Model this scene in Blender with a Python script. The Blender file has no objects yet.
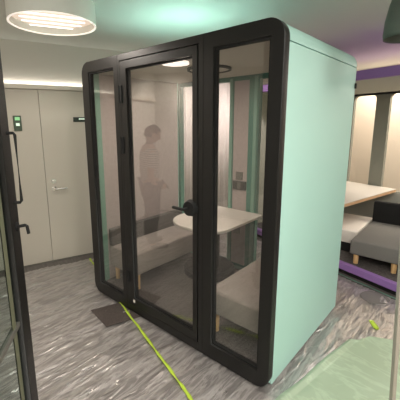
import bpy, bmesh, math, random
from mathutils import Vector, Matrix, noise
random.seed(7)
C = bpy.context.scene.collection
PI = math.pi
RA = math.radians(-18)                      # the room's walls stand at this angle to the green pod
RU = Vector((math.cos(RA), math.sin(RA), 0)); RV = Vector((-math.sin(RA), math.cos(RA), 0))
def W3(u, v, z=0.0): return RU * u + RV * v + Vector((0, 0, z))
W, D, H = 1.929, 1.263, 2.2                 # the green pod: width, depth, height

# ---------------------------------------------------------------- materials
def mat(name, col, rough=.5, metal=0, spec=.5, bump=0, bscale=200, var=0, vscale=6, emit=None, estr=0, coat=0, sheen=0):
    m = bpy.data.materials.new(name); m.use_nodes = True
    nt = m.node_tree; b = nt.nodes['Principled BSDF']
    b.inputs['Base Color'].default_value = (*col, 1); b.inputs['Roughness'].default_value = rough
    b.inputs['Metallic'].default_value = metal; b.inputs['Specular IOR Level'].default_value = spec
    b.inputs['Coat Weight'].default_value = coat; b.inputs['Sheen Weight'].default_value = sheen
    if emit:
        b.inputs['Emission Color'].default_value = (*emit, 1); b.inputs['Emission Strength'].default_value = estr
    tc = nt.nodes.new('ShaderNodeTexCoord')
    if bump:
        n = nt.nodes.new('ShaderNodeTexNoise'); n.inputs['Scale'].default_value = bscale; n.inputs['Detail'].default_value = 4
        nt.links.new(tc.outputs['Object'], n.inputs['Vector'])
        bp = nt.nodes.new('ShaderNodeBump'); bp.inputs['Strength'].default_value = bump; bp.inputs['Distance'].default_value = .004
        nt.links.new(n.outputs['Fac'], bp.inputs['Height']); nt.links.new(bp.outputs['Normal'], b.inputs['Normal'])
    if var:
        n = nt.nodes.new('ShaderNodeTexNoise'); n.inputs['Scale'].default_value = vscale; n.inputs['Detail'].default_value = 5
        nt.links.new(tc.outputs['Object'], n.inputs['Vector'])
        r = nt.nodes.new('ShaderNodeValToRGB')
        r.color_ramp.elements[0].position = .3; r.color_ramp.elements[1].position = .7
        r.color_ramp.elements[0].color = (*[c * (1 - var) for c in col], 1); r.color_ramp.elements[1].color = (*[min(1, c * (1 + var)) for c in col], 1)
        nt.links.new(n.outputs['Fac'], r.inputs['Fac']); nt.links.new(r.outputs['Color'], b.inputs['Base Color'])
    return m
def clear_mat(name, tint=(1, 1, 1), base=.05, rough=.0, gloss=(1, 1, 1), bumpy=None, diffuse=0, diffcol=(1, 1, 1), power=5):
    """clear sheet: transparent, with a mirror reflection that grows at grazing angles"""
    m = bpy.data.materials.new(name); m.use_nodes = True; nt = m.node_tree; nt.nodes.clear()
    N = nt.nodes.new; L = nt.links.new
    out = N('ShaderNodeOutputMaterial'); tr = N('ShaderNodeBsdfTransparent'); gl = N('ShaderNodeBsdfGlossy')
    tr.inputs['Color'].default_value = (*tint, 1); gl.inputs['Roughness'].default_value = rough; gl.inputs['Color'].default_value = (*gloss, 1)
    lw = N('ShaderNodeLayerWeight'); lw.inputs['Blend'].default_value = .5
    pw = N('ShaderNodeMath'); pw.operation = 'POWER'; pw.inputs[1].default_value = power
    ml = N('ShaderNodeMath'); ml.operation = 'MULTIPLY_ADD'; ml.inputs[1].default_value = 1 - base; ml.inputs[2].default_value = base
    L(lw.outputs['Facing'], pw.inputs[0]); L(pw.outputs[0], ml.inputs[0])
    under = tr.outputs[0]
    if diffuse:
        df = N('ShaderNodeBsdfDiffuse'); df.inputs['Color'].default_value = (*diffcol, 1)
        mx = N('ShaderNodeMixShader'); mx.inputs[0].default_value = diffuse
        L(tr.outputs[0], mx.inputs[1]); L(df.outputs[0], mx.inputs[2]); under = mx.outputs[0]
    mix = N('ShaderNodeMixShader'); L(ml.outputs[0], mix.inputs[0]); L(under, mix.inputs[1]); L(gl.outputs[0], mix.inputs[2])
    L(mix.outputs[0], out.inputs['Surface'])
    if bumpy and diffuse:  # crease lines in the diffuse mix: whitened folds plus painted highlights
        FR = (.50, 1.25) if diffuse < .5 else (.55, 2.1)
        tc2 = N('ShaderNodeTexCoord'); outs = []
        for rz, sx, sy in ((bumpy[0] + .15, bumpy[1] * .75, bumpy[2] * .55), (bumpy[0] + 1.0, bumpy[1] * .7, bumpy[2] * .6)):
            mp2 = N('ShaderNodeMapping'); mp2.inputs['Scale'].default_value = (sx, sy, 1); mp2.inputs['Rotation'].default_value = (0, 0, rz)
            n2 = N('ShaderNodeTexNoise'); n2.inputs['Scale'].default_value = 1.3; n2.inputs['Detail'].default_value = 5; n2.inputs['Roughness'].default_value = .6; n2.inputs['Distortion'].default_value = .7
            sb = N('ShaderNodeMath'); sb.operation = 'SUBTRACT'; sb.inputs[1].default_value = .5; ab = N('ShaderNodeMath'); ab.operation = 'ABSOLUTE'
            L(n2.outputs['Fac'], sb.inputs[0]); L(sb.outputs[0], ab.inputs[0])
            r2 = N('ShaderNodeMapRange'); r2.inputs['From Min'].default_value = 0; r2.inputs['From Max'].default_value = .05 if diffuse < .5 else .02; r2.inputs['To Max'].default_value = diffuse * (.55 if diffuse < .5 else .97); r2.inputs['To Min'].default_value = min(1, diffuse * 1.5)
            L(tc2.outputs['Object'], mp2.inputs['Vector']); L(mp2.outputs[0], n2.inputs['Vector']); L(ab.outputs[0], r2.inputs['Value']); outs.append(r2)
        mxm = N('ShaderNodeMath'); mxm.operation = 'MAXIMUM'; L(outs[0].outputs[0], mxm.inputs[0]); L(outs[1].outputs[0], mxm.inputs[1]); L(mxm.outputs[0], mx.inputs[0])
    if bumpy:
        tc = N('ShaderNodeTexCoord'); mp = N('ShaderNodeMapping'); mp.inputs['Rotation'].default_value = (0, 0, bumpy[0]); mp.inputs['Scale'].default_value = (bumpy[1], bumpy[2], 1)
        n = N('ShaderNodeTexNoise'); n.noise_type = 'RIDGED_MULTIFRACTAL'; n.inputs['Scale'].default_value = 1.6; n.inputs['Detail'].default_value = 5; n.inputs['Distortion'].default_value = .8
        b = N('ShaderNodeBump'); b.inputs['Strength'].default_value = bumpy[3]; b.inputs['Distance'].default_value = .02
        L(tc.outputs['Object'], mp.inputs['Vector']); L(mp.outputs[0], n.inputs['Vector']); L(n.outputs['Fac'], b.inputs['Height'])
        L(b.outputs[0], gl.inputs['Normal'])
        if diffuse: L(b.outputs[0], df.inputs['Normal'])
    return m
M = dict(
    black=mat('satin_black_aluminium', (.009, .0085, .008), .42, 0, .4, .15, 400),
    gasket=mat('black_rubber', (.004, .004, .004), .75),
    mint=mat('mint_paint', (.44, .69, .63), .5, 0, .35, .08, 300),
    teal=mat('green_profile_paint', (.035, .15, .11), .45),
    mintin=mat('mint_profile_paint', (.14, .28, .22), .5),
    felt=mat('warm_grey_felt', (.36, .310, .30), .95, 0, .1, .5, 500, .06, 30),
    lin=mat('pod_ceiling_panel', (.50, .47, .41), .8),
    carpet=mat('charcoal_carpet', (.10, .090, .086), .95, 0, .1, .9, 500, .35, 60),
    fabric=mat('grey_wool_fabric', (.27, .235, .215), .95, 0, .15, .6, 700, .07, 90, sheen=.2),
    fabricd=mat('dark_grey_fabric', (.10, .095, .09), .95, 0, .1, .6, 700),
    sofa=mat('mid_grey_fabric', (.17, .165, .155), .95, 0, .15, .6, 700, .06, 90),
    blackfab=mat('black_fabric', (.018, .018, .018), .9, 0, .1),
    top=mat('white_laminate', (.60, .565, .52), .45),
    white=mat('white_lacquer', (.75, .70, .64), .5),
    door=mat('beige_grey_door_paint', (.50, .46, .395), .5, 0, .4, .05, 80),
    trim=mat('pale_trim_paint', (.66, .61, .53), .5),
    wall=mat('wall_paint', (.62, .59, .54), .85, 0, .2, .1, 150),
    cream=mat('cream_wall_paint', (.78, .68, .56), .85),
    ceil=mat('ceiling_paint', (.60, .61, .57), .9, 0, .2, .1, 100),
    steel=mat('brushed_steel', (.62, .60, .57), .25, 1),
    purple=mat('purple_paint', (.24, .13, .36), .45),
    plinth=mat('black_plinth', (.01, .01, .01), .6),
    bgrey=mat('booth_grey_panel', (.46, .46, .40), .8),
    column=mat('grey_green_column_felt', (.24, .24, .20), .9),
    tape=mat('yellow_green_tape', (.50, .68, .06), .45),
    mat=mat('dark_brown_carpet', (.085, .070, .064), .95, 0, .1, .6, 400, .2, 80),
    disc=mat('grey_floor_cover', (.15, .14, .135), .5),
    drum=mat('pale_grey_lacquer', (.72, .73, .68), .5),
    rim=mat('lamp_rim', (.9, .85, .8), .5, emit=(1, .88, .78), estr=.6),
    glow=mat('warm_diffuser', (.8, .7, .62), .6, emit=(1, .78, .64), estr=.42),
    tube=mat('light_tube', (1, 1, 1), .5, emit=(1, .93, .84), estr=1.6),
    lamp=mat('lamp_diffuser', (1, 1, 1), .5, emit=(1, .84, .78), estr=1.1),
    ledgreen=mat('green_button_glow', (.1, .3, .1), .4, emit=(.35, .75, .35), estr=.5),
    ledwhite=mat('white_button_glow', (.6, .7, .6), .4, emit=(.8, 1, .8), estr=.5),
    sign=mat('dark_green_sign', (.02, .03, .022), .4),
    switchbox=mat('dark_green_plastic', (.03, .06, .03), .4),
    socket=mat('black_plastic', (.03, .028, .026), .4),
    dgrey=mat('grey_socket_plastic', (.12, .115, .10), .5),
    pendant=mat('dark_grey_metal', (.09, .10, .085), .45, .2),
    duct=mat('grey_vent_metal', (.25, .26, .26), .5),
    strip=mat('pale_green_protective_strip', (.13, .135, .085), .6),
    dpanel=mat('dark_blue_grey_panel', (.035, .045, .05), .6),
    plank=mat('beige_board', (.36, .31, .27), .6),
    skin=mat('skin', (.48, .28, .20), .55), hair=mat('dark_hair', (.02, .014, .01), .6),
    denim=mat('dark_trousers', (.045, .045, .055), .9), shoe=mat('dark_shoe', (.02, .02, .02), .5), phone=mat('phone_black', (.01, .01, .01), .2),
)
def wood(name, a, b, sc=(2, 30, 30)):
    m = mat(name, a, .5); nt = m.node_tree; N = nt.nodes.new; L = nt.links.new
    tc = N('ShaderNodeTexCoord'); mp = N('ShaderNodeMapping'); mp.inputs['Scale'].default_value = sc
    n = N('ShaderNodeTexNoise'); n.inputs['Scale'].default_value = 3; n.inputs['Detail'].default_value = 6
    r = N('ShaderNodeValToRGB'); r.color_ramp.elements[0].position = .35; r.color_ramp.elements[1].position = .65
    r.color_ramp.elements[0].color = (*a, 1); r.color_ramp.elements[1].color = (*b, 1)
    L(tc.outputs['Object'], mp.inputs[0]); L(mp.outputs[0], n.inputs['Vector']); L(n.outputs['Fac'], r.inputs['Fac']); L(r.outputs['Color'], nt.nodes['Principled BSDF'].inputs['Base Color'])
    return m
M['wood'] = wood('pine_wood', (.50, .30, .13), (.66, .43, .21), (30, 30, 2))
M['woodedge'] = wood('plywood_edge', (.55, .33, .18), (.68, .46, .28), (3, 3, 60))
M['floor'] = wood('grey_brown_vinyl', (.095, .083, .078), (.15, .135, .125), (1.2, 14, 1))
def stripes(name, a, b, n):
    m = mat(name, a, .9); nt = m.node_tree; N = nt.nodes.new; L = nt.links.new
    tc = N('ShaderNodeTexCoord'); w = N('ShaderNodeTexWave'); w.bands_direction = 'Z'; w.inputs['Scale'].default_value = n
    r = N('ShaderNodeValToRGB'); r.color_ramp.interpolation = 'CONSTANT'; r.color_ramp.elements[1].position = .62
    r.color_ramp.elements[0].color = (*a, 1); r.color_ramp.elements[1].color = (*b, 1)
    L(tc.outputs['Object'], w.inputs['Vector']); L(w.outputs['Fac'], r.inputs['Fac']); L(r.outputs['Color'], nt.nodes['Principled BSDF'].inputs['Base Color'])
    return m
M['shirt'] = stripes('striped_shirt', (.62, .60, .52), (.12, .12, .12), 11)
M['glass'] = clear_mat('pod_glass', (.93, .935, .915), .072)
M['glassn'] = clear_mat('partition_glass', (.80, .86, .84), .03, gloss=(.5, .5, .5), power=9)
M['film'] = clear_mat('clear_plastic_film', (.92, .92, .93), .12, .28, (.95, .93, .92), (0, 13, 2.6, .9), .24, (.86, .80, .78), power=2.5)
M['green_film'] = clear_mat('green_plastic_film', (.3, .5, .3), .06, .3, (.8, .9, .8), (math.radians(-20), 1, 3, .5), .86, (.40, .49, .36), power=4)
M['curtain'] = mat('sheer_white_curtain', (.86, .79, .77), .9)

# ---------------------------------------------------------------- mesh helpers
def link(name, me, m, parent=None, smooth=False):
    o = bpy.data.objects.new(name, me); C.objects.link(o)
    if m is not None: me.materials.clear(); me.materials.append(m)
    if smooth:
        for p in me.polygons: p.use_smooth = True
    if parent is not None:
        o.parent = parent; o.matrix_parent_inverse = parent.matrix_world.inverted() if False else Matrix.Translation(-parent.location) if parent.rotation_euler.z == 0 and parent.parent is None else Matrix()
    return o
def bm_obj(name, bm, m, parent=None, smooth=False):
    me = bpy.data.meshes.new(name); bm.normal_update(); bm.to_mesh(me); bm.free()
    return link(name, me, m, parent, smooth)
def box(bm, lo, hi, bev=0, seg=2, mtx=None):
    c = [(a + b) / 2 for a, b in zip(lo, hi)]; s = [b - a for a, b in zip(lo, hi)]
    t = bmesh.new(); bmesh.ops.create_cube(t, size=1, matrix=Matrix.Translation(c) @ Matrix.Diagonal((*s, 1)))
    if bev: bmesh.ops.bevel(t, geom=t.edges[:], offset=bev, segments=seg, profile=.5, affect='EDGES')
    if mtx: t.transform(mtx)
    me = bpy.data.meshes.new('t'); t.to_mesh(me); t.free(); bm.from_mesh(me); bpy.data.meshes.remove(me)
def B(name, lo, hi, m, parent=None, bev=0, seg=2, smooth=False):
    bm = bmesh.new(); box(bm, lo, hi, bev, seg); return bm_obj(name, bm, m, parent, smooth)
def cyl(bm, p0, p1, r0, r1=None, n=20, cap=True):
    p0, p1 = Vector(p0), Vector(p1); r1 = r0 if r1 is None else r1; d = p1 - p0
    q = d.to_track_quat('Z', 'Y').to_matrix().to_4x4()
    bmesh.ops.create_cone(bm, cap_ends=cap, segments=n, radius1=r0, radius2=r1, depth=d.length, matrix=Matrix.Translation((p0 + p1) / 2) @ q)
def tube(bm, pts, r, n=10):
    pts = [Vector(p) for p in pts]; rings = []
    for i, p in enumerate(pts):
        d = (pts[min(i + 1, len(pts) - 1)] - pts[max(i - 1, 0)]).normalized(); q = d.to_track_quat('Z', 'Y')
        rr = r[i] if isinstance(r, (list, tuple)) else r
        rings.append([bm.verts.new(p + q @ Vector((rr * math.cos(2 * PI * k / n), rr * math.sin(2 * PI * k / n), 0))) for k in range(n)])
    for a, b in zip(rings, rings[1:]):
        for k in range(n): bm.faces.new((a[k], a[(k + 1) % n], b[(k + 1) % n], b[k]))
    bm.faces.new(rings[0][::-1]); bm.faces.new(rings[-1])
def lathe(bm, prof, c=(0, 0, 0), n=48):
    rings = [[bm.verts.new((c[0] + r * math.cos(2 * PI * k / n), c[1] + r * math.sin(2 * PI * k / n), c[2] + z)) for k in range(n)] for r, z in prof]
    for a, b in zip(rings, rings[1:]):
        for k in range(n): bm.faces.new((a[k], a[(k + 1) % n], b[(k + 1) % n], b[k]))
    return rings
def rrect(x0, z0, x1, z1, r=0.0, n=8):
    if r <= 0: return [(x0, z0), (x1, z0), (x1, z1), (x0, z1)]
    out = []
    for cx, cz, a in ((x1 - r, z0 + r, -90), (x1 - r, z1 - r, 0), (x0 + r, z1 - r, 90), (x0 + r, z0 + r, 180)):
        for k in range(n + 1):
            t = math.radians(a + 90 * k / n); out.append((cx + r * math.cos(t), cz + r * math.sin(t)))
    return out
def plate(loops, y0, y1, bev=0.0):
    """a flat plate in the XZ plane with holes (2D filled curve), thickness y0..y1"""
    cu = bpy.data.curves.new('c', 'CURVE'); cu.dimensions = '2D'; cu.fill_mode = 'BOTH'
    cu.extrude = (y1 - y0) / 2 - bev; cu.bevel_depth = bev; cu.bevel_resolution = 2; cu.offset = -bev
    for lp in loops:
        s = cu.splines.new('POLY'); s.points.add(len(lp) - 1); s.use_cyclic_u = True
        for q, (x, z) in zip(s.points, lp): q.co = (x, z, 0, 1)
    o = bpy.data.objects.new('c', cu); C.objects.link(o)
    me = bpy.data.meshes.new_from_object(o.evaluated_get(bpy.context.evaluated_depsgraph_get()))
    bpy.data.objects.remove(o)
    me.transform(Matrix.Translation((0, (y0 + y1) / 2, 0)) @ Matrix.Rotation(PI / 2, 4, 'X'))
    return me
def tag(o, label=None, cat=None, group=None, kind=None):
    if label: o['label'] = label
    if cat: o['category'] = cat
    if group: o['group'] = group
    if kind: o['kind'] = kind
    return o
def empty(name, loc, label=None, cat=None, group=None, rz=0):
    o = bpy.data.objects.new(name, None); C.objects.link(o); o.location = loc; o.rotation_euler = (0, 0, rz); o.empty_display_size = .1
    return tag(o, label, cat, group)
def struct(o): return tag(o, kind='structure')
def area(name, loc, rot, sx, sy, energy, col=(1, 1, 1), spread=PI):
    l = bpy.data.lights.new(name, 'AREA'); l.shape = 'RECTANGLE'; l.size = sx; l.size_y = sy; l.energy = energy; l.color = col; l.spread = spread
    o = bpy.data.objects.new(name, l); C.objects.link(o); o.location = loc; o.rotation_euler = rot; return o
def roomobj(o): o.rotation_euler = (0, 0, RA); return o      # mesh is in room coordinates (u, v, z)

# ---------------------------------------------------------------- the room
CH = 2.55
UL, UR, VF, VB = -.974, 4.7, -3.0, 4.9
struct(roomobj(B('floor', (UL - .1, VF - .1, -.1), (UR + .1, VB + .1, 0), M['floor'])))
struct(roomobj(B('ceiling', (UL - .1, VF - .1, CH), (UR + .1, VB + .1, CH + .1), M['ceil'])))
DT = 2.055
bm = bmesh.new()
dl0, dl1, dr1 = -1.22, -.246, .72           # along the wall (v): left leaf, meeting seam, right leaf
box(bm, (UL - .1, VF, 0), (UL, dl0, DT)); box(bm, (UL - .1, dr1, 0), (UL, VB, DT)); box(bm, (UL - .1, VF, DT), (UL, VB, CH))
struct(roomobj(bm_obj('wall_left', bm, M['wall'])))
struct(roomobj(B('wall_right', (UR, VF, 0), (UR + .1, VB, CH), M['wall'])))
struct(roomobj(B('wall_back', (UL, VB, 0), (UR, VB + .1, CH), M['cream'])))
struct(roomobj(B('wall_front', (UL, VF - .1, 0), (UR, VF, CH), M['wall'])))
seam = (W3(0, 0).x, 0)
SV = -.974 * 0 + (RV @ Vector((-1.010, .045, 0)))         # where the two leaves meet
d1 = struct(roomobj(B('door_1', (UL - .06, dl0 + .003, .012), (UL - .004, SV - .0025, DT - .004), M['door'])))
d2 = struct(roomobj(B('door_2', (UL - .06, SV + .0025, .012), (UL - .004, dr1 - .003, DT - .004), M['door'])))
struct(roomobj(B('trim_1', (UL, VF, DT), (UL + .035, VB, DT + .045), M['trim'])))
struct(roomobj(B('trim_2', (UL - .1, dl0, 0), (UL + .02, dr1, .008), M['dgrey'])))
bm = bmesh.new()
hv = SV + .085
cyl(bm, (UL - .004, hv, 1.0), (UL + .008, hv, 1.0), .027, n=24); cyl(bm, (UL + .008, hv, 1.0), (UL + .02, hv, 1.0), .012)
o = roomobj(bm_obj('door_lock', bm, M['steel'])); o.parent = d2; o.rotation_euler = (0, 0, 0)
bm = bmesh.new()
cyl(bm, (UL - .004, hv, .915), (UL + .008, hv, .915), .027, n=24)
tube(bm, [(UL + .005, hv, .915), (UL + .045, hv, .915), (UL + .055, hv + .012, .915), (UL + .055, hv + .14, .915)], .011)
o = bm_obj('door_handle', bm, M['steel']); o.parent = d2
# sign and button box on the doors' wall
def rl(q): return q
bm = bmesh.new(); sg = RV @ Vector((-.898, .388, 0))
box(bm, (UL - .003, sg, 1.695), (UL + .010, sg + .19, 1.750), .003)
sgn = roomobj(bm_obj('door_sign', bm, M['sign'])); tag(sgn, 'small dark rectangular sign plate with pale lettering mounted high on the beige door', 'sign')
bm = bmesh.new(); x = sg + .065
for wd in (.014, .010, .013, .011, .012, .009, .013):
    box(bm, (UL + .010, x, 1.722), (UL + .0115, x + wd * .8, 1.737)); x += wd
o = bm_obj('lettering', bm, M['ledwhite']); o.parent = sgn
bm = bmesh.new(); sw = RV @ Vector((-1.085, -.185, 0))
box(bm, (UL - .003, sw - .035, 1.60), (UL + .02, sw + .045, 1.765), .004)
swb = roomobj(bm_obj('exit_button_box', bm, M['switchbox'])); tag(swb, 'dark green exit button box with two glowing fields on the beige double door', 'switch')
o = B('green_field', (UL + .02, sw - .018, 1.715), (UL + .023, sw + .03, 1.75), M['ledgreen']); o.parent = swb; o['label'] = 'glowing green field'
o = B('white_field', (UL + .02, sw - .012, 1.655), (UL + .023, sw + .024, 1.685), M['ledwhite']); o.parent = swb; o['label'] = 'glowing pale field'

# floor coverings
def sheet(name, poly_bounds, res, zf, m, inside=None):
    x0, y0, x1, y1 = poly_bounds; nx = int((x1 - x0) / res); ny = int((y1 - y0) / res)
    bm = bmesh.new(); g = {}
    for i in range(nx + 1):
        for j in range(ny + 1):
            x = x0 + (x1 - x0) * i / nx; y = y0 + (y1 - y0) * j / ny
            if inside and not inside(x, y): continue
            g[i, j] = bm.verts.new((x, y, zf(x, y)))
    for i in range(nx):
        for j in range(ny):
            k = [(i, j), (i + 1, j), (i + 1, j + 1), (i, j + 1)]
            if all(q in g for q in k): bm.faces.new([g[q] for q in k])
    return bm_obj(name, bm, m, None, True)
fd = math.radians(88); fx, fy = math.cos(fd), math.sin(fd)      # folds mostly run this way
def ridge(a, b, s):
    n = noise.noise(Vector((a, b, s))); return max(0, 1 - abs(n) * 5) ** 2
def film_z(x, y):
    a = x * fx + y * fy; b = -x * fy + y * fx
    b2 = b + .10 * noise.noise(Vector((a * .8, b * .8, 3)))
    z = .003 + .012 * ridge(a * .55, b2 * 4.2, 1) + .008 * ridge(a * 1.3, b2 * 8, 5) + .005 * ridge(x * 3, y * 3, 9) + .002 * (noise.noise(Vector((a * 4, b2 * 16, 2))) + 1)
    if -.06 < x < W + .06 and -.01 < y < D + .08: z = .003 + (z - .003) * .15
    if (RV.x * x + RV.y * y) > 2.36: z = .003
    return z
P0x, P0y = 1.216, -1.093
def film_in(x, y):
    u = RU.x * x + RU.y * y; v = RV.x * x + RV.y * y
    dx, dy = x - P0x, y - P0y; la = dx * .8 - dy * .6; lp = dx * .6 + dy * .8
    if -.03 < la < .89 and -.33 < lp < .03: return False
    return UL + .16 < u < 4.3 and -2.9 < v < 2.43
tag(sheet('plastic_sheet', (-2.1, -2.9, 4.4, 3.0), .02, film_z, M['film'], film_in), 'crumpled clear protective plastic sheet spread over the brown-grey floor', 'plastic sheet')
def green_z(x, y): return .022 + .010 * ridge(x * .8 + y * .5, y * 1.1 - x * .4, 4) + .006 * noise.noise(Vector((x * 3, y * 3, 8)))
bm = bmesh.new(); Q = [Vector((1.85, -.90, 0)), Vector((3.6, -.90, 0)), Vector((3.6, 1.62, 0)), Vector((2.165, .97, 0))]; rows = []
NX, NY = 90, 120
for j in range(NY + 1):
    t = j / NY; a_, b_ = Q[0].lerp(Q[3], t), Q[1].lerp(Q[2], t); row = []
    for i in range(NX + 1):
        p = a_.lerp(b_, i / NX)
        if i == 0: p.x += .012 * noise.noise(Vector((t * 9, 0, 3)))
        if j == NY: p.y += .02 * noise.noise(Vector((i * .12, 4, 3)))
        c = max(0, .10 - (p - Q[3]).length); p += Vector((c * .5, -c * .6, 0))
        p.z = green_z(p.x, p.y) + (.012 if i in (1, 2) else 0); row.append(bm.verts.new(p))
    rows.append(row)
for ra, rb in zip(rows, rows[1:]):
    for k in range(NX): bm.faces.new((ra[k], ra[k + 1], rb[k + 1], rb[k]))
tag(bm_obj('green_plastic_sheet', bm, M['green_film'], None, True), 'pale green plastic sheet lying on the floor beside the mint pod', 'plastic sheet')

def ribbon(name, pts, w, m, twist=.4, dz=.016, label='', seed=0):
    bm = bmesh.new(); P = []
    for (x0, y0), (x1, y1) in zip(pts, pts[1:]):
        L = math.hypot(x1 - x0, y1 - y0); n = max(2, int(L / .025))
        for k in range(n): P.append((x0 + (x1 - x0) * k / n, y0 + (y1 - y0) * k / n))
    P.append(pts[-1]); prev = None
    for i, (x, y) in enumerate(P):
        a = P[max(0, i - 1)]; b = P[min(len(P) - 1, i + 1)]; d = Vector((b[0] - a[0], b[1] - a[1], 0)).normalized(); nrm = Vector((-d.y, d.x, 0))
        ww = w * (.75 + .5 * noise.noise(Vector((i * .31, seed, 0)))); t = twist * noise.noise(Vector((i * .22, seed, 5)))
        under = -.01 < x < W + .01 and .005 < y < D + .01
        zz = .009 if under else dz + .003 * noise.noise(Vector((i * .4, 2, seed)))
        if under: t = 0
        o = nrm * ww / 2 * math.cos(t) + Vector((0, 0, ww / 2 * math.sin(t))); j = nrm * .008 * noise.noise(Vector((i * .15, seed, 9)))
        c = Vector((x, y, zz)) + j
        r = [bm.verts.new(c - o), bm.verts.new(c + o), bm.verts.new(c + o + Vector((0, 0, .002))), bm.verts.new(c - o + Vector((0, 0, .002)))]
        if prev:
            for k in range(4): bm.faces.new((prev[k], prev[(k + 1) % 4], r[(k + 1) % 4], r[k]))
        else: bm.faces.new(r)
        prev = r
    bm.faces.new(prev[::-1])
    return tag(bm_obj(name, bm, m, None, True), label, 'tape')
ribbon('floor_tape', [(-.70, .37), (-.2, .205), (.41, .005), (1.04, -.185), (1.62, -.365), (2.2, -.55)], .027, M['tape'], 2.2, .024, label='long yellow-green tape running diagonally across the plastic sheet under the mint pod')
ribbon('floor_tape', [(2.215, 1.265), (2.25, 1.21), (2.285, 1.16)], .045, M['tape'], .6, label='short scrap of yellow tape at the far corner of the green plastic sheet', seed=4)
a, b = W3(.95, 2.435), W3(2.6, 2.435)
ribbon('floor_tape', [(a.x, a.y), (b.x, b.y)], .022, M['mintin'], .2, .012, 'thin pale green tape strip along the base of the purple booth', 3)
bm = bmesh.new()
vs = [(.310, -.245), (.40, .0), (.72, -.012), (.615, -.29)]
lo = [bm.verts.new((x, y, .016)) for x, y in vs]; hi = [bm.verts.new((x, y, .021)) for x, y in vs]
bm.faces.new(lo[::-1]); bm.faces.new(hi)
for k in range(4): bm.faces.new((lo[k], lo[(k + 1) % 4], hi[(k + 1) % 4], hi[k]))
tag(bm_obj('carpet_sample', bm, M['mat']), 'dark brown carpet square on the plastic sheet in front of the pod door', 'carpet square')
bm = bmesh.new(); cyl(bm, (2.15, 1.70, .012), (2.15, 1.70, .017), .125, .12, 40)
tag(bm_obj('floor_cover', bm, M['disc']), 'round grey floor cover between the mint pod and the purple booth', 'floor cover')

# ---------------------------------------------------------------- mint pod
pod = empty('meeting_pod', (W / 2, D / 2, 0), 'large mint green meeting pod with black framed glass front standing in the middle', 'meeting pod')
T = .058
rG = [(.105, .125, .475, 2.11), (1.48, .125, 1.85, 2.11)]
me = plate([rrect(0, .012, W, H, .10, 10), rrect(*rG[0]), rrect(*rG[1]), rrect(.56, .083, 1.363, 2.15)], 0, T, .004)
link('front_frame', me, M['black'], pod)
for g in rG:
    link('gasket', plate([rrect(g[0] - .002, g[1] - .002, g[2] + .002, g[3] + .002), rrect(g[0] + .012, g[1] + .012, g[2] - .012, g[3] - .012)], .014, .045), M['gasket'], pod)
    B('window_glass', (g[0] + .008, .026, g[1] + .008), (g[2] - .008, .034, g[3] - .008), M['glass'], pod)
# mullion grooves beside the door
bm = bmesh.new()
for x in (.530, 1.400): box(bm, (x, -.0015, .02), (x + .004, .004, H - .01))
bm_obj('shadow_joint', bm, M['gasket'], pod)
door = link('door', plate([rrect(.566, .089, 1.357, 2.144), rrect(.64, .16, 1.315, 2.085)], -.004, .046, .003), M['black'], pod)
def sub(o, parent):
    o.parent = parent; o.matrix_parent_inverse = Matrix.Translation((0, 0, 0)); return o
sub(link('gasket', plate([rrect(.638, .158, 1.317, 2.087), rrect(.65, .17, 1.305, 2.075)], .010, .038), M['gasket']), door)
sub(B('door_glass', (.646, .018, .166), (1.309, .026, 2.079), M['glass']), door)
bm = bmesh.new()
cyl(bm, (1.300, -.030, 1.095), (1.300, .004, 1.095), .050, .060, 28); cyl(bm, (1.292, .044, 1.095), (1.292, .075, 1.095), .047, .040, 28)
tube(bm, [(1.292, -.025, 1.095), (1.290, -.060, 1.095), (1.275, -.066, 1.095), (1.190, -.066, 1.095)], .0105, 12)
tube(bm, [(1.292, .07, 1.095), (1.290, .10, 1.095), (1.275, .107, 1.095), (1.190, .107, 1.095)], .0105, 12)
sub(bm_obj('door_handle', bm, M['gasket'], None, False), door)
for z0, z1 in ((1.83, 1.965), (1.43, 1.565), (.30, .40)):
    bm = bmesh.new(); box(bm, (.552, -.016, z0), (.588, 0, z1), .004); cyl(bm, (.562, -.016, z0), (.562, -.016, z1), .009)
    sub(bm_obj('hinge', bm, M['gasket']), door)
B('door_stopper', (.625, -.010, .118), (.650, -.0035, .145), M['white'], pod, .004)
# shell behind the front frame
zs = H - .115
YB = 1.20
B('side_panel', (W - .056, T, .03), (W - .003, D + .003, zs - .002), M['mint'], pod, .004)
B('side_panel', (.003, T, .03), (.056, D, zs - .002), M['mint'], pod, .004)
bm = bmesh.new()
outer = [(W - .003, zs + .002)] + [(W - .103 + .10 * math.cos(math.radians(t)), H - .103 + .10 * math.sin(math.radians(t))) for t in range(0, 91, 9)] + [(.103 - .10 * math.sin(math.radians(t)), H - .103 + .10 * math.cos(math.radians(t))) for t in range(0, 91, 9)] + [(.003, zs + .002)]
inner = [(.056, zs + .002), (.056, 2.135), (W - .056, 2.135), (W - .056, zs + .002)]
prof = outer + inner
v0 = [bm.verts.new((x, T, z)) for x, z in prof]; v1 = [bm.verts.new((x, D, z)) for x, z in prof]
n = len(prof)
for k in range(n): bm.faces.new((v0[k], v0[(k + 1) % n], v1[(k + 1) % n], v1[k]))
bmesh.ops.triangulate(bm, faces=[bm.faces.new(v0[::-1]), bm.faces.new(v1)])
bmesh.ops.recalc_face_normals(bm, faces=bm.faces[:])
bm_obj('roof', bm, M['mint'], pod)
B('pod_floor', (.056, T, .03), (W - .056, D, .10), M['carpet'], pod)
bm = bmesh.new()
for x, y in ((.12, .12), (W - .12, .12), (.12, D - .12), (W - .12, D - .12)): cyl(bm, (x, y, .0), (x, y, .03), .03)
for k, (x, y) in enumerate(((.12, .12), (W - .12, .12), (.12, D - .12), (W - .12, D - .12))):
    pass
bm.free()
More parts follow.
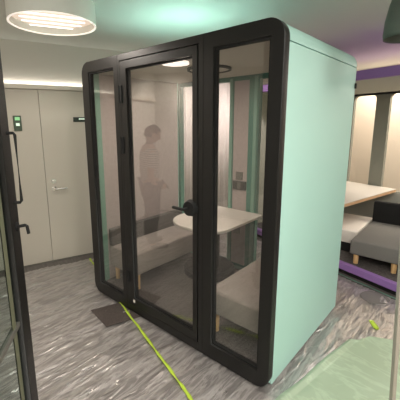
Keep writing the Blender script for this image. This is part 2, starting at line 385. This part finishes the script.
for x, y in ((.12, .12), (W - .12, .12), (.12, D - .12), (W - .12, D - .12)):
    bm = bmesh.new(); cyl(bm, (x, y, .0), (x, y, .031), .03); bm_obj('foot', bm, M['plinth'], pod)
B('interior_ceiling', (.0565, T, 2.118), (W - .0565, YB - .001, 2.134), M['lin'], pod)
B('felt_panel', (.057, .13, .10), (.070, D - .09, 2.116), M['felt'], pod)['label'] = 'beige grey inner wall panel'
B('felt_panel', (W - .070, .13, .10), (W - .057, D - .09, 2.116), M['felt'], pod)['label'] = 'beige grey inner wall panel'
bm = bmesh.new(); box(bm, (.0565, T, .10), (.075, .13, 2.116)); bm_obj('inner_trim', bm, M['mintin'], pod)
bm = bmesh.new(); box(bm, (W - .075, T, .10), (W - .0565, .13, 2.116)); bm_obj('inner_trim', bm, M['mintin'], pod)
# rear: green frame, two panes, felt pillar with sockets
link('rear_frame', plate([rrect(.0565, .035, W - .0565, 2.132, 0), rrect(.093, .16, .785, 2.075), rrect(.83, .16, 1.005, 2.075), rrect(1.115, .16, W - .07, 2.075)], YB, D - .004, .002), M['teal'], pod)
for x0, x1 in ((.093, .785), (1.115, W - .07)):
    B('rear_glass', (x0, YB + .025, .16), (x1, YB + .033, 2.075), M['glass'], pod)
B('pillar_panel', (.828, YB + .006, .158), (1.007, YB + .04, 2.077), M['felt'], pod)
for x in (.787, 1.065): B('edge_profile', (x, YB - .012, .12), (x + .038, YB - .001, 2.10), M['mintin'], pod, .003)['label'] = 'lighter green vertical edge profile'
B('edge_profile', (.10, YB - .012, .104), (W - .075, YB - .001, .135), M['mintin'], pod, .003)['label'] = 'lighter green bottom edge profile'
# sockets
pan = B('socket_panel', (.845, YB - .012, .985), (1.0, YB + .006, 1.075), M['socket'], pod, .004)
for k in range(3):
    x = .855 + k * .048
    sub(B('socket', (x, YB - .016, .993), (x + .040, YB - .011, 1.067), M['dgrey'] if k == 1 else M['socket'], None, .004), pan)
B('switch_plate', (.878, YB - .010, 1.092), (.955, YB + .006, 1.17), M['dgrey'], pod, .004)
bm = bmesh.new()
for k in range(6): box(bm, (.86 + .014 * k, YB + .002, .50), (.868 + .014 * k, YB + .008, .64))
bm_obj('vent_grille', bm, M['dgrey'], pod)
# ceiling fittings
bm = bmesh.new(); cyl(bm, (.95, .225, 2.105), (.95, .225, 2.119), .105, n=48)
lt = bm_obj('ceiling_lamp', bm, M['lamp'], pod); lt['label'] = 'glowing round white lamp'
bm = bmesh.new(); r = lathe(bm, [(.165, 0), (.185, 0), (.185, .02), (.165, .02), (.165, 0)], (.965, .62, 2.099))
bm_obj('vent_ring', bm, M['gasket'], pod)['label'] = 'black ring'
bm = bmesh.new(); cyl(bm, (.965, .62, 2.106), (.965, .62, 2.119), .164, n=48); bm_obj('vent_disc', bm, M['lin'], pod)
bm = bmesh.new(); box(bm, (W - .0, D - .03, 1.925), (W + .012, D - .008, 1.965), .003); bm_obj('bolt', bm, M['gasket'], pod)

# benches and table inside
def legs(t, pts, z0, z1, r=.024, m='wood'):
    for x, y in pts:
        bm = bmesh.new(); cyl(bm, (x, y, z0), (x, y, z1), r * .85, r, 18); bm_obj('leg', bm, M[m], t)
def bench(x0, x1, y0, y1, z0, zb, zt, label, back, fab='fabric'):
    t = empty('bench', ((x0 + x1) / 2, (y0 + y1) / 2, z0), label, 'bench')
    B('seat', (x0, y0, zb), (x1, y1, zt), M[fab], t, .022, 4, True)
    if back: B('backrest', back[0], back[1], M['fabricd'], t, .014, 3, True)['label'] = 'dark grey backrest'
    legs(t, [(x0 + .045, y0 + .055), (x1 - .03, y0 + .055), (x0 + .045, y1 - .08), (x1 - .045, y1 - .08)], z0, zb + .005)
    return t
bench(.075, .475, .145, 1.185, .10, .245, .468, 'grey fabric bench with wooden legs along the left wall inside the mint pod', ((.073, .145, .46), (.13, 1.185, .64)))
bench(1.345, 1.850, .135, 1.185, .10, .265, .455, 'grey fabric bench with wooden legs behind the right pane of the mint pod', ((1.792, .145, .46), (1.848, 1.185, .64)))
tb = empty('table', (.9, .8, .10), 'white table with rounded corners on a black pedestal between the pod benches', 'table')
def arc(cx, cy, r, a0, a1, n=10): return [(cx + r * math.cos(math.radians(a0 + (a1 - a0) * k / n)), cy + r * math.sin(math.radians(a0 + (a1 - a0) * k / n))) for k in range(n + 1)]
tp = arc(1.205 - .20, .40 + .20, .20, -90, 0) + arc(1.205 - .03, 1.165, .03, 0, 90, 4) + arc(.60, 1.165, .03, 90, 180, 4) + arc(.57 + .28, .40 + .28, .28, 180, 270)
me = plate([tp], -.013, .013, .004); me.transform(Matrix.Translation((0, 0, .755)) @ Matrix.Rotation(-PI / 2, 4, 'X'))
link('table_top', me, M['top'], tb)
bm = bmesh.new(); cyl(bm, (.80, .95, .13), (.80, .95, .742), .05, .05, 28); cyl(bm, (.80, .95, .728), (.80, .95, .742), .17, .17, 28); bm_obj('pedestal', bm, M['black'], tb, False)
bm = bmesh.new(); rr = lathe(bm, [(.0001, .10), (.10, .10), (.24, .085), (.27, .06), (.27, .0), (.0001, 0)], (.72, .96, .10), 56)
bm_obj('pedestal_base', bm, M['gasket'], tb)

# ---------------------------------------------------------------- curtain behind the pod
ct = empty('curtain', W3(UL + .14, 1.95, 0), 'white sheer curtain hanging behind the mint pod, seen through its glass', 'curtain')
bm = bmesh.new(); cols = []
n = 260
for i in range(n + 1):
    v = 1.25 + 1.15 * i / n; u = UL + .14 + .016 * math.sin(i * .55) + .006 * math.sin(i * 1.37)
    p, q = W3(u, v, .03), W3(u, v, 2.48); cols.append((bm.verts.new(p), bm.verts.new(q)))
for a_, b_ in zip(cols, cols[1:]): bm.faces.new((a_[0], b_[0], b_[1], a_[1]))
cl = bm_obj('cloth', bm, M['curtain'], ct, True); s = cl.modifiers.new('s', 'SOLIDIFY'); s.thickness = .004
bm = bmesh.new(); tube(bm, [W3(UL + .14, 1.2, 2.49), W3(UL + .14, 2.42, 2.49)], .012); box(bm, (-.01, -.01, 0), (.01, .01, .06), mtx=Matrix.Translation(W3(UL + .14, 1.25, 2.49))); box(bm, (-.01, -.01, 0), (.01, .01, .06), mtx=Matrix.Translation(W3(UL + .14, 2.38, 2.49)))
bm_obj('rail', bm, M['steel'], ct)

# ---------------------------------------------------------------- purple booth (room coordinates)
u0, u1, v0_, v1_ = -.62, 2.35, 2.467, 4.13
def Br(name, lo, hi, m, parent, bev=0, seg=2, smooth=False):
    bm = bmesh.new(); box(bm, lo, hi, bev, seg); bm.transform(Matrix.Rotation(RA, 4, 'Z')); return bm_obj(name, bm, m, parent, smooth)
bc = W3((u0 + u1) / 2, (v0_ + v1_) / 2)
pb = empty('meeting_booth', bc, 'purple framed open meeting booth with cream windows standing behind the mint pod', 'meeting booth')
def room_plate(name, loops, y0, y1, m, bev=0):
    me = plate(loops, y0, y1, bev); me.transform(Matrix.Rotation(RA, 4, 'Z')); return link(name, me, m, pb)
room_plate('front_frame', [rrect(u0, .062, u1, 2.165, .10), rrect(u0 + .09, .135, u1 - .09, 2.075, .03)], v0_, v0_ + .06, M['purple'], .003)
Br('roof', (u0 + .003, v0_ + .06, 2.096), (u1 - .003, v1_, 2.16), M['purple'], pb)
Br('booth_floor', (u0 + .003, v0_ + .06, .06), (u1 - .003, v1_, .125), M['carpet'], pb)
Br('plinth', (u0 + .06, v0_ + .05, 0), (u1 - .06, v1_ - .03, .062), M['plinth'], pb)
Br('side_panel', (u0 + .003, v0_ + .06, .125), (u0 + .05, v1_, 2.08), M['bgrey'], pb); Br('side_panel', (u1 - .05, v0_ + .06, .125), (u1 - .003, v1_, 2.08), M['bgrey'], pb)
# openings in the back wall; the column that shows stands between two of them
wins = [(u0 + .10, .80, -.02, 1.86), (.14, .80, .545, 1.86), (.735, .80, 1.50, 1.86), (1.68, .80, u1 - .10, 1.86)]
zt = 2.045; CL, CR = .285, .475
wins = [(-.50, .70, -.22, zt), (-.05, .70, CL, zt), (CR, .70, CR + .95, zt), (CR + 1.12, .70, u1 - .10, zt)]
room_plate('back_panel', [rrect(u0 + .05, .125, u1 - .05, 2.079)] + [rrect(*w, .06) for w in wins], v1_ - .05, v1_, M['column'])
Br('header_trim', (u0 + .05, v1_ - .062, zt), (u1 - .05, v1_ - .0505, zt + .022), M['gasket'], pb)
Br('booth_ceiling', (u0 + .05, v0_ + .062, 2.079), (u1 - .05, v1_ - .06, 2.0955), M['bgrey'], pb)
Br('lower_panel', (u0 + .05, v1_ - .065, .125), (u1 - .05, v1_ - .0565, .69), M['bgrey'], pb)
# sofa with black cushion
sf = empty('sofa', (2.1, 2.5, .125), 'grey fabric sofa bench with wooden legs inside the purple booth at the right edge', 'sofa')
SX, SY, SZ = 1.79, 2.10, .40
B('seat', (SX, SY, .235), (SX + .62, SY + .93, SZ), M['sofa'], sf, .02, 4, True)
B('backrest', (SX + .0, SY + .93, .235), (SX + .62, SY + 1.01, .66), M['blackfab'], sf, .012, 3, True)['label'] = 'black fabric backrest'
legs(sf, [(SX + .06, SY + .05), (SX + .42, SY + .05), (SX + .06, SY + .85), (SX + .56, SY + .85)], .125, .24, .028)
lb = empty('low_bench', (1.5, 2.8, .125), 'low white upholstered bench beside the grey sofa in the purple booth', 'bench')
B('seat', (1.25, 2.42, .24), (1.775, 3.2, .40), M['white'], lb, .015, 3, True)
B('base', (1.27, 2.44, .125), (1.755, 3.18, .242), M['plinth'], lb)
ct2 = empty('side_table', (1.5, 3.0, .125), 'pale table top with raw plywood edge standing inside the purple booth', 'table')
q_ = [W3(.70, 4.06), W3(-.05, 4.06)]
P = [(1.615, 2.16), (q_[0].x, q_[0].y), (q_[1].x, q_[1].y), (1.0, 2.36)]
def slab(name, P, z0, z1, m, parent):
    bm = bmesh.new(); a = [bm.verts.new((x, y, z0)) for x, y in P]; b = [bm.verts.new((x, y, z1)) for x, y in P]
    bm.faces.new(a[::-1]); bm.faces.new(b)
    for k in range(len(P)): bm.faces.new((a[k], a[(k + 1) % len(P)], b[(k + 1) % len(P)], b[k]))
    bmesh.ops.recalc_face_normals(bm, faces=bm.faces[:]); return bm_obj(name, bm, m, parent)
slab('table_top', P, .735, .742, M['top'], ct2); slab('table_edge', P, .70, .735, M['woodedge'], ct2)['label'] = 'raw plywood edge'
bm = bmesh.new(); box(bm, (1.20, 3.5, .125), (1.26, 3.56, .70)); bm_obj('table_leg', bm, M['black'], ct2)
bm = bmesh.new(); box(bm, (1.10, 2.55, .125), (1.16, 2.61, .70)); bm_obj('table_leg', bm, M['black'], ct2)
vb = Br('vent_box', (1.55, 3.2, 2.16), (2.1, 3.6, 2.36), M['duct'], None, .01); tag(vb, 'grey metal vent box sitting on the roof of the purple booth', 'vent box')

# ---------------------------------------------------------------- room light: round drum fixture
DX, DY = .255, -.36
dr = empty('drum_lamp', (DX, DY, CH), 'round pale drum ceiling lamp with glowing tubes at the top left', 'ceiling lamp')
bm = bmesh.new(); lathe(bm, [(.310, CH), (.310, 2.40), (.297, 2.40), (.297, CH - .01), (.310, CH)], (DX, DY, 0), 64); bm_obj('shade', bm, M['drum'], dr, False)
bm = bmesh.new(); lathe(bm, [(.3095, 2.397), (.2965, 2.397), (.2965, 2.404), (.3095, 2.404), (.3095, 2.397)], (DX, DY, 0), 64); bm_obj('glowing_rim', bm, M['rim'], dr, False)['label'] = 'bright glowing rim'
bm = bmesh.new(); cyl(bm, (DX, DY, 2.455), (DX, DY, 2.465), .296, n=64); bm_obj('diffuser', bm, M['glow'], dr)
for k in range(5):
    off = -.20 + .10 * k; hl = math.sqrt(.28 ** 2 - off ** 2) * .82
    d = Vector((.40, .92, 0)).normalized(); nn = Vector((-d.y, d.x, 0)); c0 = Vector((DX, DY, 2.435)) + nn * off
    bm = bmesh.new(); tube(bm, [c0 - d * hl, c0 + d * hl], .0045, 8); bm_obj('light_tube', bm, M['tube'], dr, True)
pd = empty('pendant_lamp', (2.345, .725, CH), 'dark grey dome pendant lamp at the top right edge', 'pendant lamp')
bm = bmesh.new(); lathe(bm, [(.03, .34), (.06, .325), (.095, .27), (.122, .19), (.138, .10), (.142, .03), (.138, 0), (.132, .01), (.128, .08), (.11, .17), (.08, .25), (.03, .30)], (2.345, .725, 2.14), 40)
bm_obj('shade', bm, M['pendant'], pd, True)
bm = bmesh.new(); cyl(bm, (2.345, .725, 2.47), (2.345, .725, 2.51), .035, .02, 20); cyl(bm, (2.345, .725, 2.50), (2.345, .725, CH), .006, n=8); bm_obj('cord', bm, M['pendant'], pd)

# slender post at the right edge
ps = empty('post', (2.545, .26, 0), 'slender beige upright post at the right edge standing on the green plastic sheet', 'post')
bm = bmesh.new(); p0, p1 = Vector((2.540, .255, .045)), Vector((2.485, .205, 1.35)); d = p1 - p0
box(bm, (-.014, -.010, 0), (.014, .010, d.length), .003, mtx=Matrix.Translation(p0) @ d.to_track_quat('Z', 'Y').to_matrix().to_4x4())
bm_obj('shaft', bm, M['plank'], ps)
bm = bmesh.new(); cyl(bm, (2.56, .26, .032), (2.56, .26, .048), .13, .12, 32); bm_obj('base', bm, M['plinth'], ps)

# ---------------------------------------------------------------- glazed black partition at the left edge
P0 = Vector((1.216, -1.093, 0)); dirn = Vector((.80, -.60, 0)).normalized(); ang = math.atan2(dirn.y, dirn.x)
gp = empty('glass_partition', P0, 'tall black framed glass partition door at the left edge with pull handle', 'glass door')
Mx = Matrix.Translation(P0) @ Matrix.Rotation(ang, 4, 'Z')     # local x along the pane away from its hinge, local +y faces the mint pod
def lg(name, me_or_bm, m, smooth=False):
    if isinstance(me_or_bm, bmesh.types.BMesh):
        me = bpy.data.meshes.new(name); me_or_bm.to_mesh(me); me_or_bm.free()
    else: me = me_or_bm
    me.transform(Mx); return link(name, me, m, gp, smooth)
lg('frame', plate([rrect(0, .02, .86, CH - .003), rrect(.10, .12, .785, 2.46)], -.05, 0, .003), M['black'])
bm = bmesh.new(); box(bm, (.10, -.035, .78), (.785, -.012, .80)); lg('glazing_bar', bm, M['dgrey'])
bm = bmesh.new(); box(bm, (.135, -.019, .12), (.17, -.0165, 2.46)); lg('protective_strip', bm, M['strip'])
bm = bmesh.new(); box(bm, (.0, -.30, .02), (.86, -.28, 2.54)); lg('dark_panel', bm, M['dpanel'])
bm = bmesh.new(); box(bm, (.10, -.028, .12), (.785, -.020, 2.46)); lg('pane', bm, M['glassn'])
bm = bmesh.new(); tube(bm, [(.04, 0, 1.635), (.04, .026, 1.635), (.04, .032, 1.627), (.04, .032, 1.343), (.04, .026, 1.335), (.04, 0, 1.335)], .0065, 10); lg('pull_handle', bm, M['gasket'])
bm = bmesh.new(); cyl(bm, (.04, 0, 1.225), (.04, .006, 1.225), .020); tube(bm, [(.04, 0, 1.225), (.04, .036, 1.23), (.04, .043, 1.225), (.04, .047, 1.19)], .007, 10); lg('latch', bm, M['gasket'])
bm = bmesh.new(); box(bm, (0, -.05, 0), (.86, 0, .02)); lg('threshold', bm, M['gasket'])

# ---------------------------------------------------------------- person, standing out of the frame and mirrored in the door glass
def skin_mesh(verts, edges, sub=2):
    bm = bmesh.new(); L = bm.verts.layers.skin.verify(); vs = []
    for i, (co, r) in enumerate(verts):
        v = bm.verts.new(co); v[L].radius = r if isinstance(r, tuple) else (r, r); v[L].use_root = (i == 0); vs.append(v)
    for a, b in edges: bm.edges.new((vs[a], vs[b]))
    me = bpy.data.meshes.new('k'); bm.to_mesh(me); bm.free()
    o = bpy.data.objects.new('k', me); C.objects.link(o)
    s = o.modifiers.new('a', 'SKIN'); s.use_smooth_shade = True; s = o.modifiers.new('b', 'SUBSURF'); s.levels = sub
    out = bpy.data.meshes.new_from_object(o.evaluated_get(bpy.context.evaluated_depsgraph_get())); bpy.data.objects.remove(o)
    return out
PX, PY, PR = -.47, -1.16, math.radians(-62)
PS = (1.12, 1.15, .955)
pr = empty('person', (PX, PY, 0), 'person in a striped shirt looking down, seen as a reflection in the pod door', 'person', rz=PR); pr.scale = PS
def pl(name, me, m):
    o = bpy.data.objects.new(name, me); C.objects.link(o); me.materials.clear(); me.materials.append(m); o.parent = pr
    for p in me.polygons: p.use_smooth = True
    return o
# local frame: +x forward, +y his left
V = [((0, 0, .94), (.10, .15)), ((0, 0, 1.08), (.095, .135)), ((.0, 0, 1.25), (.11, .16)), ((-.01, 0, 1.38), (.095, .15)), ((-.005, 0, 1.46), .055), ((.015, 0, 1.52), .05)]
Ed = [(0, 1), (1, 2), (2, 3), (3, 4), (4, 5)]
def add(parent, pts):
    for co, r in pts: V.append((co, r)); Ed.append((parent, len(V) - 1)); parent = len(V) - 1
HAND = {}
for s in (1, -1):
    add(0, [((0, s * .095, .88), .088), ((.01, s * .10, .70), .07), ((.015, s * .10, .50), .052), ((-.01, s * .10, .34), .052), ((-.02, s * .10, .10), .038), ((.0, s * .105, .055), .04), ((.10, s * .12, .035), .035), ((.16, s * .125, .03), .028)])
    add(3, [((-.01, s * .18, 1.37), .055), ((-.02, s * .20, 1.24), .045), ((-.05, s * .205, 1.09), .04), ((-.01, s * .185, .98), .037), ((.07, s * .12, .90), .026), ((.10, s * .095, .885), (.022, .03)), ((.14, s * .075, .885), (.017, .033))])
    HAND[s] = Vector((.15, s * .068, .886))
body = skin_mesh(V, Ed)
bm = bmesh.new(); bm.from_mesh(body)
# head: shaped ellipsoid tilted down, with nose, ears, brow, chin
hd = bmesh.new(); bmesh.ops.create_uvsphere(hd, u_segments=32, v_segments=24, radius=1)
for v in hd.verts:
    x, y, z = v.co
    sx = .098 * (1 - .12 * max(0, -z)); sy = .077 * (1 - .28 * max(0, -z)); X, Y, Z = x * sx, y * sy, z * .118
    if x > 0: X *= 1 - .12 * max(0, z)
    f = lambda a, c, w: math.exp(-((a - c) / w) ** 2)
    if x > .3:
        X += .028 * f(Y, 0, .012) * f(Z, -.018, .022) + .006 * f(Y, 0, .03) * f(Z, -.058, .012) + .010 * f(Y, 0, .03) * f(Z, -.098, .02)
        X += .006 * f(Z, .022, .012) - .010 * f(abs(Y), .030, .014) * f(Z, .002, .011)
    v.co = (X, Y, Z)
for s in (1, -1):
    e = Matrix.Translation((-.005, s * .079, -.005)) @ Matrix.Diagonal((.018, .010, .032, 1)); bmesh.ops.create_uvsphere(hd, u_segments=12, v_segments=8, radius=1, matrix=e)
HM = Matrix.Translation((.045, 0, 1.60)) @ Matrix.Diagonal((.90, .90, 1, 1)) @ Matrix.Rotation(math.radians(24), 4, 'Y')
hd.transform(HM); hm = bpy.data.meshes.new('h'); hd.to_mesh(hm); hd.free(); bm.from_mesh(hm)
for s in (1, -1):
    Hc = HAND[s]
    for k, (ln, off) in enumerate(((.062, -.028), (.072, -.010), (.068, .009), (.052, .026))):
        b0 = Hc + Vector((0, 0, off)); inw = Vector((0, -s, 0))
        tube(bm, [b0 - Vector((.02, 0, 0)), b0 + Vector((.02, 0, 0)), b0 + Vector((.03, 0, 0)) + inw * .016, b0 + Vector((.015, 0, 0)) + inw * .034], [.009, .0088, .008, .006], 8)
    tube(bm, [Hc + Vector((-.035, 0, .02)), Hc + Vector((-.02, -s * .012, .045)), Hc + Vector((.0, -s * .025, .055)), Hc + Vector((.015, -s * .032, .056))], [.011, .010, .009, .007], 8)
me = bpy.data.meshes.new('body'); bm.to_mesh(me); bm.free(); pl('body', me, M['skin'])
SV_ = [((0, 0, .90), (.118, .165)), ((0, 0, 1.08), (.112, .155)), ((.0, 0, 1.25), (.125, .175)), ((-.01, 0, 1.385), (.105, .16)), ((-.005, 0, 1.455), .062)]; SE = [(0, 1), (1, 2), (2, 3), (3, 4)]
for s in (1, -1):
    SV_ += [((-.01, s * .185, 1.37), .066), ((-.02, s * .207, 1.24), .06), ((-.025, s * .21, 1.16), .06)]; k = len(SV_); SE += [(3, k - 3), (k - 3, k - 2), (k - 2, k - 1)]
pl('shirt', skin_mesh(SV_, SE), M['shirt'])
TV = [((0, 0, .95), (.108, .16))]; TE = []
for s in (1, -1):
    k = len(TV); TV += [((0, s * .095, .87), .10), ((.01, s * .102, .70), .085), ((.015, s * .102, .50), .068), ((-.01, s * .10, .34), .066), ((-.02, s * .10, .075), .058)]
    TE += [(0, k), (k, k + 1), (k + 1, k + 2), (k + 2, k + 3), (k + 3, k + 4)]
pl('trousers', skin_mesh(TV, TE), M['denim'])
for s in (1, -1):
    pl('shoe', skin_mesh([((-.045, s * .105, .05), .05), ((.05, s * .112, .048), .05), ((.13, s * .122, .04), .042), ((.18, s * .126, .034), .03)], [(0, 1), (1, 2), (2, 3)]), M['shoe'])
hb = bmesh.new(); bmesh.ops.create_uvsphere(hb, u_segments=32, v_segments=24, radius=1)
for v in hb.verts:
    x, y, z = v.co; v.co = (x * .107 - .006, y * .085, z * .122 + .006)
bmesh.ops.delete(hb, geom=[v for v in hb.verts if (v.co.x > .045 and v.co.z < .055) or v.co.z < -.055 or (v.co.x > -.01 and v.co.z < .01)], context='VERTS')
hb.transform(HM); me = bpy.data.meshes.new('hair'); hb.to_mesh(me); hb.free(); o = pl('hair', me, M['hair']); s = o.modifiers.new('s', 'SOLIDIFY'); s.thickness = .012; s.offset = -.2
ph = bmesh.new(); box(ph, (-.04, -.005, -.075), (.04, .005, .075), .004); ph.transform(Matrix.Translation((PX, PY, 0)) @ Matrix.Rotation(PR, 4, 'Z') @ Matrix.Diagonal((*PS, 1)) @ Matrix.Translation((.188, 0, .897)) @ Matrix.Rotation(math.radians(90), 4, 'Z') @ Matrix.Rotation(math.radians(-30), 4, 'X'))
tag(bm_obj('phone', ph, M['phone']), 'black phone held by the person in the striped shirt', 'phone')

# ---------------------------------------------------------------- light
def spot(name, loc, tgt, e, col, deg=60, blend=.5, soft=.04):
    l = bpy.data.lights.new(name, 'SPOT'); l.energy = e; l.color = col; l.spot_size = math.radians(deg); l.spot_blend = blend; l.shadow_soft_size = soft
    o = bpy.data.objects.new(name, l); C.objects.link(o); o.location = loc; o.rotation_euler = (Vector(tgt) - Vector(loc)).to_track_quat('-Z', 'Y').to_euler()
spot('drum_light', (DX, DY, 2.40), (DX, DY, 0), 26, (1, .90, .80), 165, .4, .02)
area('pod_light', (.95, .225, 2.10), (0, 0, 0), .19, .19, 13, (1, .84, .74)).data.shape = 'DISK'
p = W3(3.6, -.2, CH - .01); area('side_fill_light', p, (0, 0, RA), 1.4, .6, 70, (1, .95, .88))  # unseen area light added to brighten the pod's right side
p = W3(3.0, 1.6, CH - .01); area('side_fill_light', p, (0, 0, RA), .9, .5, 14, (1, .93, .87))  # second added fill, also out of view
p = W3(-.2, -2.45, CH - .03); spot('wall_fill_spot', p, W3(-.95, -3.0, 1.3), 125, (1, .90, .80), 120, .8, .08)  # unseen spot added to light the corner mirrored behind the person
p = W3(3.7, -1.2, 1.9); area('upward_fill_light', p, (PI, 0, RA), .6, 1.6, 48, (.95, 1, .97))  # added out of view to lift the ceiling's brightness
p = W3(1.9, -1.6, CH - .02); area('floor_fill_light', p, (0, 0, RA), .9, .5, 26, (1, .93, .86))  # unseen fill added to spread highlights over the floor film
p = W3(1.2, 4.5, CH - .02); area('back_wall_fill', p, (0, 0, RA), 3.4, .2, 70, (1, .90, .76))  # hidden lamp added to light the cream wall behind the booth windows
p = W3(.15, 2.15, CH - .02); spot('curtain_fill_spot', p, W3(UL + .14, 1.8, .8), 120, (1, .88, .88), 110, .8, .05)  # unseen spot added to brighten the curtain seen through the pod
p = W3(1.5, 3.1, 2.07); area('booth_light', p, (0, 0, RA), .8, .3, 9, (1, .93, .85))
p = W3(UL + .022, .2, DT + .052); area('cove_light', p, (0, math.radians(145), RA), .02, 4.0, 2.3, (1, .93, .82))
spot('roof_bounce_spot', (.75, .55, 2.53), (.75, .55, 2.2), 26, (.9, 1, .95), 150, .6)  # unseen spot added so the mint roof bounces green onto the ceiling
p = W3(1.1, 2.85, 2.53); spot('booth_bounce_spot', p, p - Vector((0, 0, 1)), 3.5, (1, .75, 1), 140, .6)  # added pink-tinted spot; its bounce makes the purple patch on the ceiling
w = bpy.data.worlds.new('world'); bpy.context.scene.world = w; w.use_nodes = True
w.node_tree.nodes['Background'].inputs[0].default_value = (.9, .95, 1, 1); w.node_tree.nodes['Background'].inputs[1].default_value = .05

# ---------------------------------------------------------------- camera
cam = bpy.data.cameras.new('camera'); co = bpy.data.objects.new('camera', cam); C.objects.link(co)
yaw, pitch, roll, f = 2.3163, -.1933, -.0084, 323.22
F = Vector((math.cos(pitch) * math.cos(yaw), math.cos(pitch) * math.sin(yaw), math.sin(pitch)))
R = F.cross(Vector((0, 0, 1))).normalized(); Up = R.cross(F)
R2 = math.cos(roll) * R + math.sin(roll) * Up; U2 = -math.sin(roll) * R + math.cos(roll) * Up
co.matrix_world = Matrix.Translation((2.7195, -1.628, 1.6701)) @ Matrix((R2, U2, -F)).transposed().to_4x4()
cam.sensor_width = 36; cam.sensor_fit = 'HORIZONTAL'; cam.lens = 36 * f / 400
cam.shift_x = 18.004 / 400; cam.shift_y = -13.634 / 400; cam.clip_start = .02
sc = bpy.context.scene; sc.camera = co
sc.view_settings.view_transform = 'Standard'; sc.view_settings.look = 'None'; sc.view_settings.gamma = 1; sc.view_settings.exposure = .25
sc.view_settings.use_curve_mapping = False
sc.cycles.transparent_max_bounces = 24; sc.cycles.max_bounces = 10; sc.cycles.use_denoising = True
